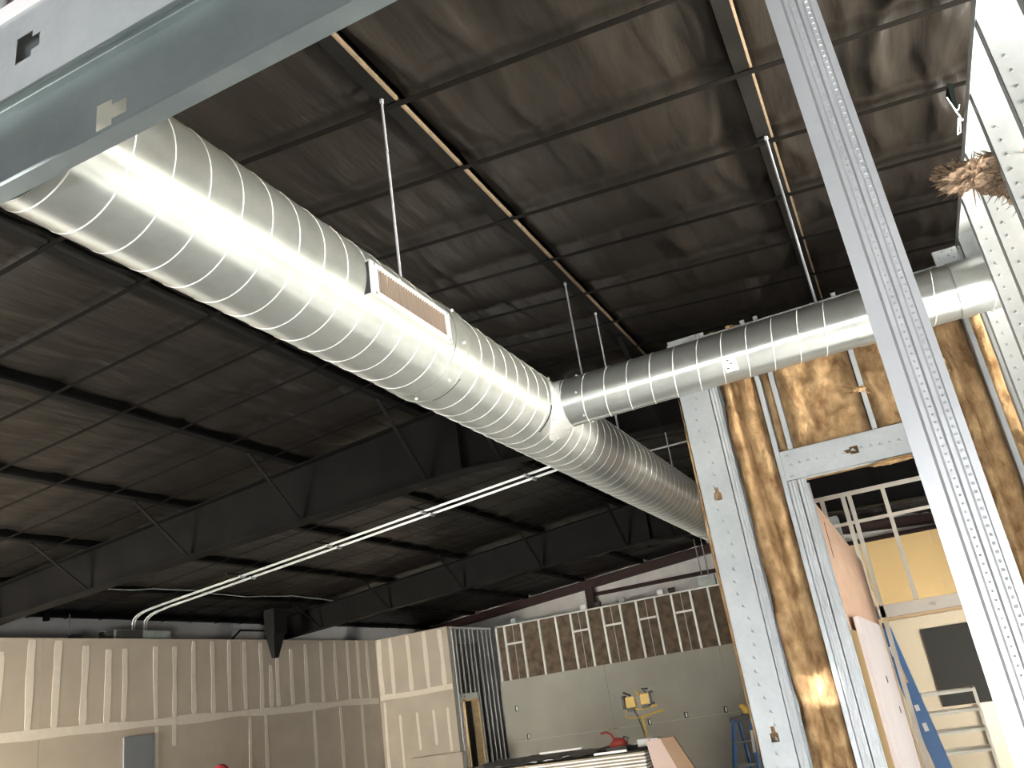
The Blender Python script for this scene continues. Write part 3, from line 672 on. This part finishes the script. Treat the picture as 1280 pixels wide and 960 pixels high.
cmember((-1.9, YR-.154, -E), Y, Z, X, 6.2, .158, .035, track=True).build('track', ST, wr)
tf = wr
wisp('insulation_tuft', tf, (2.93, -.70, 1.42), (.05, .12, .085), M['tuft'], 21, 160, .07)
wisp('insulation_tuft', tf, (2.91, -.56, 1.43), (.04, .10, .045), M['tuft'], 22, 160, .06)
wisp('insulation_tuft', tf, (2.93, -.50, 1.475), (.012, .045, .03), M['tuft'], 23, 30, .03)
wisp('insulation_tuft', tf, (2.93, -.72, 1.33), (.05, .07, .05), M['tuft'], 24, 60, .05)

# torn spot of the roof facing above the right wall
tt = ceil
b = MB(); q = Vector((3.55, -.735, 2.16))
b.v = [q+Vector(p) for p in ((0, .01, .03), (.05, -.02, .05), (.22, -.035, 0), (.12, -.005, -.02), (.08, .02, .01), (0, .01, .034), (.05, -.02, .054), (.22, -.035, .004), (.12, -.005, -.016), (.08, .02, .014))]
b.f = [(0, 1, 2, 3, 4), (9, 8, 7, 6, 5)]+[(i, (i+1) % 5, 5+(i+1) % 5, 5+i) for i in range(5)]
b.build('torn_flap', M['green_tear'], tt, label='torn corner of the black facing')
for k_, pts in enumerate(([(0, .03, -.03), (.04, .01, -.08), (.08, -.01, -.06), (.13, -.03, -.01)], [(.10, .0, -.09), (.14, -.015, -.07), (.20, -.01, -.10), (.16, .012, -.13), (.10, .0, -.09)], [(.02, .02, -.05), (.10, .0, -.04), (.18, -.03, -.06)])):
    MB().tube([q+Vector(p) for p in pts], .003, 6).build('thread', M['white_thread'], tt, label='white tangled thread')

# ------------------------------------------------------------------ near opening: header over the camera, bright stud in front
hx = 1.0
hd = thing('opening_header', 'large grey steel header crossing the top left corner, keyhole punch-out showing the duct', 'header', (hx, 1.0, 1.207))
def web_holes(b, x, y0, y1, z0, z1, holes, t=.0016):
    z = z0; yl = y0
    for (a, m_, e, c, hh, h2) in holes:      # a<m_<e in y; wide part m_..e, narrow a..m_; centre c, half heights
        b.box(x, x+t, yl, a, z0, z1)
        b.box(x, x+t, a, m_, z0, c-h2).box(x, x+t, a, m_, c+h2, z1).box(x, x+t, m_, e, z0, c-hh).box(x, x+t, m_, e, c+hh, z1); yl = e
    b.box(x, x+t, yl, y1, z0, z1)
HY0, HY1 = -.56, 2.05
b = MB(); xb = 1.041
web_holes(b, xb, HY0, HY1, 1.207, 1.447, [(.64-.55, .69-.55, .09+.09, 1.325, .03, .014), (1.203, 1.246, 1.292, 1.30, .036, .019)])
b.box(hx, xb, HY0, HY1, 1.207, 1.2085).box(hx, hx+.0016, HY0, HY1, 1.2085, 1.217)
b.profile([(0, 0), (.012, 0), (.014, .002), (.022, .002), (.024, 0), (.041, 0)], .0015, (hx, HY0, 1.447), X, Z, Y, HY1-HY0)
b.box(hx, hx+.0016, HY0, HY1, 1.438, 1.447)
b.build('jamb_channel', M['stud_dark'], hd)
b = MB()
web_holes(b, hx-.0, HY0, HY1, 1.4505, 1.700, [(.64-.55, .69-.55, .18, 1.57, .03, .014), (1.436, 1.462, 1.516, 1.572, .038, .020)])
b.box(hx, xb, HY0, HY1, 1.4495, 1.4512)
b.build('face_channel', M['stud'], hd)
MB().box(hx+.0395, hx+.041, HY0, HY1, 1.452, 1.70).build('dark_backing', M['stud_dark'], hd)  # dark sheet added behind the face so its punch-out looks dark
b = MB(); b.box(hx-.006, hx-.0005, HY0, HY1, 1.688, 1.73).box(hx-.006, xb+.05, HY0, HY1, 1.73, 1.732); b.build('top_channel', M['white'], hd)
wn = thing('wall_near', None, None, (hx, 2.0, -E), kind='structure')
for y in (2.15, 1.62, 1.2, .8, .4, 0, -.4):
    cmember((hx, y, 1.735 if y < 2 else -E), X, -Y, Z, (2.35-1.735) if y < 2 else (2.35+E), .092, .041).build('stud', ST, wn)
cmember((hx, -.56, 2.38), X, -Z, Y, 2.75, .094, .035, track=True).build('track', ST, wn)
for y0, y1 in ((1.64, 2.09), (1.22, 1.575)): batt('insulation_batt', wn, y0, y1, 1.74, 2.34, hx, amp=.04, seed=y0*9)
# bright ribbed stud in the foreground
fs = thing('ribbed_stud', 'bright out-of-focus ribbed steel stud leaning across the right foreground', 'stud', (.76, -.053, -E))
sx = .75; fy0, fw_ = -.0315, .0445
rib = [(0, 0), (.0135, 0), (.0155, .0034), (.019, .0034), (.021, 0), (.026, 0), (.0275, .0034), (.031, .0034), (.033, 0), (.0375, 0), (.0385, .0022), (fw_, .0022)]
b = MB(); b.profile([(x, -y) for x, y in rib], .0012, (sx, fy0, -E), -Y, X, Z, 2.36+E)
b.build('flange', M['stud_front'], fs)
MB().box(sx+.0013, sx+.092, fy0-fw_, fy0-fw_+.0012, -E, 2.36).build('web', M['stud_front'], fs)
MB().box(sx+.090, sx+.0914, fy0-fw_+.0013, fy0-.016, -E, 2.36).build('rear_flange', M['stud_front'], fs)
b = MB()
for i in range(330):
    z = -.35+i*.0068
    for yy, s in ((fy0-.0235, .0010), (fy0-.0352, .0014)):
        x = sx; k = len(b.v)
        b.v += [Vector(p) for p in ((x, yy-s, z-s), (x, yy+s, z-s), (x, yy+s, z+s), (x, yy-s, z+s), (x-.0012, yy, z))]
        b.f += [(k, k+1, k+4), (k+1, k+2, k+4), (k+2, k+3, k+4), (k+3, k, k+4)]
b.build('knurl_dot', M['stud_front'], fs, kind='stuff')
wnt = cmember((.745, -.56, 2.41), X, -Z, Y, 2.7, .104, .035, track=True).build('track', ST, wn)

# ------------------------------------------------------------------ beyond the doorway
MB().box(4.47, 10.15, -1.62, -1.52, .28, TOP).box(4.47, 5.7, -1.62, -1.52, -E, .28).box(8.5, 10.15, -1.62, -1.52, -E, .28).build('hall_light_baffle', M['drywall'], None, kind='structure')  # unseen wall, added to keep the added hall light off the main duct
YB = .40
wc = thing('wall_hall', None, None, (7, YB, -E), kind='structure')
x = 4.5
while x < 10.1:
    x1 = min(10.15, x+1.22)
    bx('board', M['board'], wc, x+.002, x1-.002, YB, YB+.014, -.2, .95); bx('board', M['board'], wc, x+.002, x1-.002, YB, YB+.014, -E, -.204); x = x1
for x in (4.9, 5.5, 6.1, 6.7, 7.3, 7.9, 8.5, 9.1, 9.7): cmember((x, YB+.016, -E), Y, X, Z, .93+E, .09, .041).build('stud', M['stud_far'], wc)
bx('cut_slot', M['plastic_blk'], wc, 6.05, 6.08, YB-.002, YB, .62, .86)
ds = thing('door_leaf', 'white primed door leaf leaning along the tan hallway boards', 'door', (7.4, .36, -E))
bx('slab', M['white'], ds, 5.9, 8.75, .345, .375, -E, .23)
for x, z in ((7.2, -.22), (7.9, -.48)): bx('lock_hole', M['dkgrey'], ds, x, x+.09, .342, .3445, z, z+.05)
bx('plywood_sheet', M['tan_board'], None, 4.52, 5.75, .365, .383, -E, .14, label='pale plywood sheet standing in front of the hallway boards, just inside the doorway', cat='board')
# second framed wall with timber trimmed doorway
X2 = 10.2
w2 = thing('wall_inner', None, None, (X2, 0, -E), kind='structure')
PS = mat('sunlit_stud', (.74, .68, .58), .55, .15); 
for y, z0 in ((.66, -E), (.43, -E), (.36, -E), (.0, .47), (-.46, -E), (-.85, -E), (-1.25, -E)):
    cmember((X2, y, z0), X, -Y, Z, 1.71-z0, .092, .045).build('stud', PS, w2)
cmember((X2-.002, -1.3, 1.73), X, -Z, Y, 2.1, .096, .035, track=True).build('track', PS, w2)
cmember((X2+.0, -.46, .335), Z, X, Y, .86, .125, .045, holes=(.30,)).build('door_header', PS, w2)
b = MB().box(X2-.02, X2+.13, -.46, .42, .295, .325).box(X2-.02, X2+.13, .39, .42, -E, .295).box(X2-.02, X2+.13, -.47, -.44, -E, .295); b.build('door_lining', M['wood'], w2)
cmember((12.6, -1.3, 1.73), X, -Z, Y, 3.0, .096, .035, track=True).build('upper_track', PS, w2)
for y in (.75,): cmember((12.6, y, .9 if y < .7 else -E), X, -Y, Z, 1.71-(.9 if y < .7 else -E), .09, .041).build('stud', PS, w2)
# back wall of the far room
XBk = 15.4
w3 = thing('wall_far', None, None, (XBk, 0, -E), kind='structure')
for y0, y1 in ((1.9, .70), (.697, -.50), (-.503, -1.70)):
    bx('board', M['tan_board'], w3, XBk, XBk+.016, y1, y0, .62, 1.72); bx('board', M['beige'], w3, XBk, XBk+.016, y1, y0, -E, .617)
bx('wall_panel', mat('black_panel', (.016, .015, .013), .7, spec=.15), None, XBk-.02, XBk-.002, -.66, .05, -.92, .24, label='tall dark grey panel on the beige far wall behind the shelf', cat='panel')
bx('backer_board', M['board'], None, XBk-.05, XBk-.024, -1.3, -.42, -E, -.93, label='pinkish brown board standing below the right edge of the dark panel', cat='board')
bx('hvac_unit', M['boxsteel'], None, 14.0, 14.4, .72, 1.0, 1.72, 2.05, label='grey metal unit high up beyond the hallway', cat='unit')
# shelf rack
sr = thing('shelf_rack', 'pale metal open shelf rack in the far room', 'shelf', (12.5, -.05, -E))
for y in (.27, -.36):
    for x in (12.4, 12.8): bx('post', M['shelf'], sr, x-.014, x+.014, y-.014, y+.014, -E, -.56)
for h in (-.585, -.815, -1.04, -1.27, -1.55):
    s_ = MB().box(12.39, 12.42, -.36, .27, h-.018, h+.018).box(12.78, 12.81, -.36, .27, h-.018, h+.018).box(12.4, 12.8, .25, .28, h-.018, h+.018).box(12.4, 12.8, -.37, -.34, h-.018, h+.018)
    s_.build('shelf_frame', M['shelf'], sr)
# ladders
def ladder(name, label, cx, cy, top, half_t, half_b, spread, facing, lab_cap=True, n=6, rw=.085):
    t = thing('stepladder', label, 'ladder', (cx, cy, -E))
    fd = Vector((math.cos(facing), math.sin(facing), 0)); sd_ = Vector((-fd.y, fd.x, 0)); c0 = Vector((cx, cy, 0))
    def P(f, s, z): return c0+fd*f+sd_*s+Vector((0, 0, z))
    for s in (-1, 1):
        MB().bar(P(.06, s*half_t, top), P(spread, s*half_b, -E), .028, rw, side=tuple(sd_)).build('rail', M['blue'], t)
        MB().bar(P(-.06, s*half_t*.9, top), P(-spread*.8, s*half_b*.9, -E), .025, .05, side=tuple(sd_)).build('rear_rail', M['blue'], t)
    for i in range(1, n+1):
        u = i/(n+1); z = top+(-E-top)*u; f = .06+(spread-.06)*u; hs = half_t+(half_b-half_t)*u
        MB().bar(P(f, -hs, z), P(f, hs, z), .09, .02, side=tuple(fd)).build('step', M['boxsteel'], t)
        if i % 2: MB().bar(P(-.06-(spread*.8-.06)*u, -hs*.85, z), P(-.06-(spread*.8-.06)*u, hs*.85, z), .03, .02, side=tuple(fd)).build('rear_brace', M['boxsteel'], t)
    MB().bar(P(0, -half_t-.04, top+.02), P(0, half_t+.04, top+.02), .20, .06, side=tuple(fd)).build('top_cap', M['plastic_blk'], t)
    return t, P
l1, Pp = ladder('stepladder', 'blue stepladder standing left of the white end post, black cap on top', 12.0, 2.41, -.56, .12, .22, .50, PI*.93, n=4)
MB().bar(Pp(.14, .13, -.70), Pp(.22, .145, -.95), .032, .087, side=(0, 1, 0)).build('sticker', M['label_w'], l1)
t = thing('work_lamp', 'small yellow tool resting on the cap of the stepladder', 'tool', (12.0, 2.40, -.505))
b = MB(); b.tube([(12.0, 2.36, -.50), (12.0, 2.37, -.44), (12.0, 2.40, -.40), (12, 2.43, -.39)], [.035, .04, .035, .02], 8); b.build('tool_body', M['yellow'], t, smooth=True)
MB().box(11.96, 12.04, 2.33, 2.43, -.52+.015, -.49).build('tool_base', M['plastic_blk'], t)
l2, P2_ = ladder('stepladder', 'tall blue stepladder just through the timber trimmed doorway', 11.05, .47, .25, .17, .26, .34, -PI/2, n=7, rw=.15)
for a, c, mm in (((.20, .02), (.22, -.10), M['label_w']),): pass
# the rail nearest the doorway, with its slots and stickers
for u0, u1, mm, nm in ((.10, .15, 'label_w', 'sticker'), (.19, .29, 'wood', 'slot'), (.40, .43, 'label_w', 'sticker'), (.49, .53, 'label_w', 'sticker')):
    def q(u): return Vector((11.05-.17-.09*u-.018, .47-.06-.28*u, .25-2.1*u))
    MB().bar(q(u0), q(u1), .006, .045, side=(1, 0, 0)).build(nm, M[mm], l2)

# ------------------------------------------------------------------ things standing in the great room
dsk = thing('drywall_stack', 'stack of white edged wallboards in the middle of the room under plastic', 'boards', (10.4, 4.3, -E))
h = -E+.08
for x in (10.2, 11.2): bx('bearer', M['wood'], dsk, x, x+.09, 3.25, 5.6, -E, -E+.078)
k = 0
while h < -.655:
    j = random.uniform(-.015, .015)
    bx('wallboard', M['label_w'] if k % 2 == 0 else M['beige'], dsk, 10.0+j, 11.22+j, 3.20+j, 5.64+j, h, h+.0155); h += .018; k += 1
pf = thing('plastic_sheet', 'crumpled grey plastic film over the left of the board stack', 'plastic', (10.4, 4.9, -.645))
b = MB(); n = 26
for i in range(n+1):
    for j in range(n+1):
        x = 9.97+1.25*i/n; y = 3.9+1.75*j/n
        b.v.append(Vector((x, y, -.640+.05*abs(noise.noise(Vector((x*4, y*4, 1))))+.03*abs(noise.noise(Vector((x*11, y*11, 2)))))))
b.f = [(i*(n+1)+j, i*(n+1)+j+1, (i+1)*(n+1)+j+1, (i+1)*(n+1)+j) for i in range(n) for j in range(n)]
b.build('film', M['film'], pf, smooth=True)
bx('batten', M['label_w'], None, 10.15, 10.19, 4.0, 4.55, -.56, -.54, label='thin pale batten lying on the plastic film', cat='batten')
bx('white_strip', M['label_w'], None, 9.99, 10.03, 3.40, 3.80, -.638, -.615, label='short white strip lying at the front edge of the board stack', cat='batten')
bx('dark_film', M['dkgrey'], None, 10.05, 11.1, 3.25, 3.88, -.652, -.640, label='dark cover sheet under the red tool', cat='sheet')
t = thing('red_tool', 'small red power tool with a bent handle on the board stack', 'tool', (10.5, 3.65, -.638))
b = MB(); b.tube([(10.5, 3.56, -.60), (10.5, 3.60, -.57), (10.5, 3.68, -.56), (10.5, 3.76, -.60)], [.03, .06, .065, .03], 10); b.build('tool_body', M['red'], t, smooth=True)
MB().box(10.42, 10.6, 3.54, 3.80, -.639, -.60).build('tool_base', M['plastic_blk'], t)
MB().tube([(10.5, 3.70, -.53), (10.5, 3.73, -.46), (10.5, 3.79, -.43), (10.5, 3.86, -.44)], .013, 8).build('tool_handle', M['red'], t)
MB().tube([(10.5, 3.55, -.58), (10.5, 3.52, -.52), (10.5, 3.57, -.50), (10.5, 3.62, -.54)], .008, 6).build('guard', M['plastic_blk'], t)
t = thing('carton', 'small white carton near the foot of the work light', 'box', (10.6, 3.30, -.638))
bx('carton_body', M['label_w'], t, 10.5, 10.66, 3.27, 3.42, -.638, -.555); MB().box(10.5, 10.66, 3.16, 3.26, -.638, -.56).build('bag', M['film'], t)
t = thing('leaning_boards', 'pinkish and brown boards leaning past the right end of the board stack', 'boards', (10.0, 2.9, -E))
for dx, m_, a, c, e in ((0, M['board'], 3.14, -.575, .26), (-.03, M['board'], 3.05, -.55, .12), (-.06, M['tan_board'], 2.98, -.535, .14)): pass
b = MB(); b.quadbox([(10.0, 2.98, -E), (10.06, 2.98, -E), (10.06, 2.30, -E), (10.0, 2.30, -E), (9.95, 3.14, -.555), (9.99, 3.14, -.555), (9.99, 2.96, -.545), (9.95, 2.96, -.545)]); b.build('board', mat('pale_pink', (.50, .38, .33), .8), t)
b = MB(); b.quadbox([(9.98, 2.45, -E), (10.04, 2.45, -E), (10.04, 2.18, -E), (9.98, 2.18, -E), (9.90, 2.955, -.545), (9.94, 2.955, -.545), (9.94, 2.80, -.535), (9.90, 2.80, -.535)]); b.build('board', mat('brown_board', (.28, .18, .11), .8), t)

# work light on a yellow tripod
wl = thing('work_light', 'yellow twin halogen work light on a yellow tripod', 'work light', (12.5, 3.92, -E))
k_ = 12.5/14.0
def WP(y, h, dx=0): return (12.5+dx, y*k_, h*k_)
MB().tube([WP(4.40, -.40), WP(4.37, -1.15), WP(4.37, -E/k_+.6)], .017, 8).build('mast', M['yellow'], wl)
for a in (0, 2.1, 4.2): MB().tube([WP(4.37, -1.25), (12.5+.5*math.cos(a), 4.37*k_+.5*math.sin(a), -E+.01)], .012, 6).build('leg', M['yellow'], wl)
MB().tube([WP(4.62, -.27), WP(4.38, -.30), WP(4.12, -.27)], .014, 6).build('crossbar', M['yellow'], wl)
MB().tube([WP(4.42, -.42), WP(4.62, -.41), WP(4.68, -.37), WP(4.66, -.31), WP(4.56, -.30)], .010, 6).build('cord_hook', M['yellow'], wl)
MB().tube([WP(4.38, -.42), WP(4.20, -.38), WP(4.02, -.36)], .014, 6).build('arm', M['yellow'], wl)
for s, (yc, hc) in enumerate(((4.56, -.17), (4.30, -.15))):
    b = MB(); d = Vector((.05, 0, 0))
    b.quadbox([WP(yc+.09, hc-.09), WP(yc-.09, hc-.09), WP(yc-.07, hc-.07, .12), WP(yc+.07, hc-.07, .12), WP(yc+.08, hc+.08), WP(yc-.08, hc+.08), WP(yc-.05, hc+.05, .12), WP(yc+.05, hc+.05, .12)])
    hd_ = bevel(b.build('lamp_housing', M['yellow'], wl), .01)
    f = yc-.10 if s else yc+.10
    MB().box(12.46, 12.60, min(f, f-.015)*k_, max(f, f+.02)*k_, (hc-.10)*k_, (hc+.10)*k_).build('lamp_bezel', M['plastic_blk'], wl)
    MB().box(12.49, 12.57, (f-.022 if s else f+.021)*k_, (f-.016 if s else f+.026)*k_, (hc-.07)*k_, (hc+.07)*k_).build('lamp_glass', M['glass'], wl)
    MB().box(12.47, 12.56, (yc-.06)*k_, (yc+.06)*k_, (hc-.145)*k_, (hc-.095)*k_).build('bracket', M['plastic_blk'], wl)
    MB().tube([WP(yc-.03, hc+.09), WP(yc+.03+.05*(1-s), hc+.15-.0*s), WP(yc+.09*(1-s)-.07*s, hc+.14)], .014, 6).build('handle', M['plastic_blk'], wl)
MB().tube([WP(4.42, -.02), WP(4.40, -.10)], .02, 6).build('knob_post', M['yellow'], wl)
MB().tube([WP(4.55, -.26), WP(4.47, -.40), WP(4.45, -.52), WP(4.42, -.65), WP(4.42, -.8)], .008, 6).build('power_cord', M['plastic_blk'], wl)

# worker whose red cap just enters at the bottom edge
pt = thing('person', 'person in a red cap, only the cap crown showing at the bottom edge', 'person', (8.0, 7.52, -E))
px, py = 8.0, 7.52
J = {'pelvis': (0, 0, .95, .15, .12), 'waist': (0, 0, 1.12, .14, .11), 'chest': (0, 0, 1.32, .17, .12), 'neck': (0, 0, 1.47, .06, .06), 'headb': (.01, 0, 1.55, .07, .07), 'head': (.015, 0, 1.64, .085, .09), 'crown': (.01, 0, 1.71, .07, .08)}
verts = []; edges = []; rad = []; idx = {}
def jv(n_, p, r_):
    idx[n_] = len(verts); verts.append((p[0], p[1], p[2])); rad.append(r_)
for n_, v in J.items(): jv(n_, v[:3], (v[3], v[4]))
for a, c in (('pelvis', 'waist'), ('waist', 'chest'), ('chest', 'neck'), ('neck', 'headb'), ('headb', 'head'), ('head', 'crown')): edges.append((idx[a], idx[c]))
for s in (-1, 1):
    S = str(s)
    for n_, p, r_ in (('hip', (0, s*.10, .90), .10), ('knee', (.02, s*.12, .50), .065), ('ankle', (-.02, s*.13, .09), .045), ('toe', (.14, s*.14, .04), .04), ('sh', (0, s*.18, 1.42), .07), ('el', (-.03, s*.26, 1.14), .045), ('wr', (.08, s*.27, .92), .03), ('palm', (.11, s*.265, .86), .035)): jv(n_+S, p, (r_, r_))
    for a, c in (('pelvis', 'hip'+S), ('hip'+S, 'knee'+S), ('knee'+S, 'ankle'+S), ('ankle'+S, 'toe'+S), ('chest', 'sh'+S), ('sh'+S, 'el'+S), ('el'+S, 'wr'+S), ('wr'+S, 'palm'+S)): edges.append((idx[a], idx[c]))
    for k in range(5):
        yy = (k-2)*.017
        if k == 4: pf_ = [(.125, s*.235, .855), (.15, s*.222, .825)]
        else: pf_ = [(.115+yy*.8, s*.268, .82), (.125+yy*.8, s*.262, .785-.008*abs(k-1))]
        jv('f%d'%k+S, pf_[0], (.010, .010)); jv('g%d'%k+S, pf_[1], (.008, .008)); edges += [(idx['palm'+S], idx['f%d'%k+S]), (idx['f%d'%k+S], idx['g%d'%k+S])]
me = bpy.data.meshes.new('body'); me.from_pydata(verts, edges, []); me.materials.append(M['cloth'])
bo = bpy.data.objects.new('body', me); COL.objects.link(bo); bo.parent = pt
sk = bo.modifiers.new('skin', 'SKIN'); sk.use_smooth_shade = True
for i, r_ in enumerate(rad): me.skin_vertices[0].data[i].radius = r_
me.skin_vertices[0].data[0].use_root = True
ss = bo.modifiers.new('sub', 'SUBSURF'); ss.levels = 1; ss.render_levels = 2
b = MB(); n = 20; m_ = 7
for j in range(m_+1):
    a = j/m_*PI/2
    for i in range(n): b.v.append(Vector((px+.01+.102*math.cos(a)*math.cos(2*PI*i/n), py+.098*math.cos(a)*math.sin(2*PI*i/n), -.215+.105*math.sin(a))))
for j in range(m_):
    for i in range(n): b.f.append((j*n+i, j*n+(i+1) % n, (j+1)*n+(i+1) % n, (j+1)*n+i))
b.box(px-.02, px+.19, py-.07, py+.07, -.216, -.208)
b.build('cap', M['redcap'], pt, smooth=True, label='red cap')

# repeated things share a group phrase
for pre, g in (('hanger_rod', 'hanger rods holding the ducts'), ('junction_box', 'small junction boxes on the wall tops'), ('outlet_box', 'outlet boxes in the rear wall'), ('rigid_frame', 'steel rafters across the roof'), ('stepladder', 'blue stepladders')):
    for o in list(C.objects):
        if o.parent is None and o.name.split('.')[0] == pre: o['group'] = g
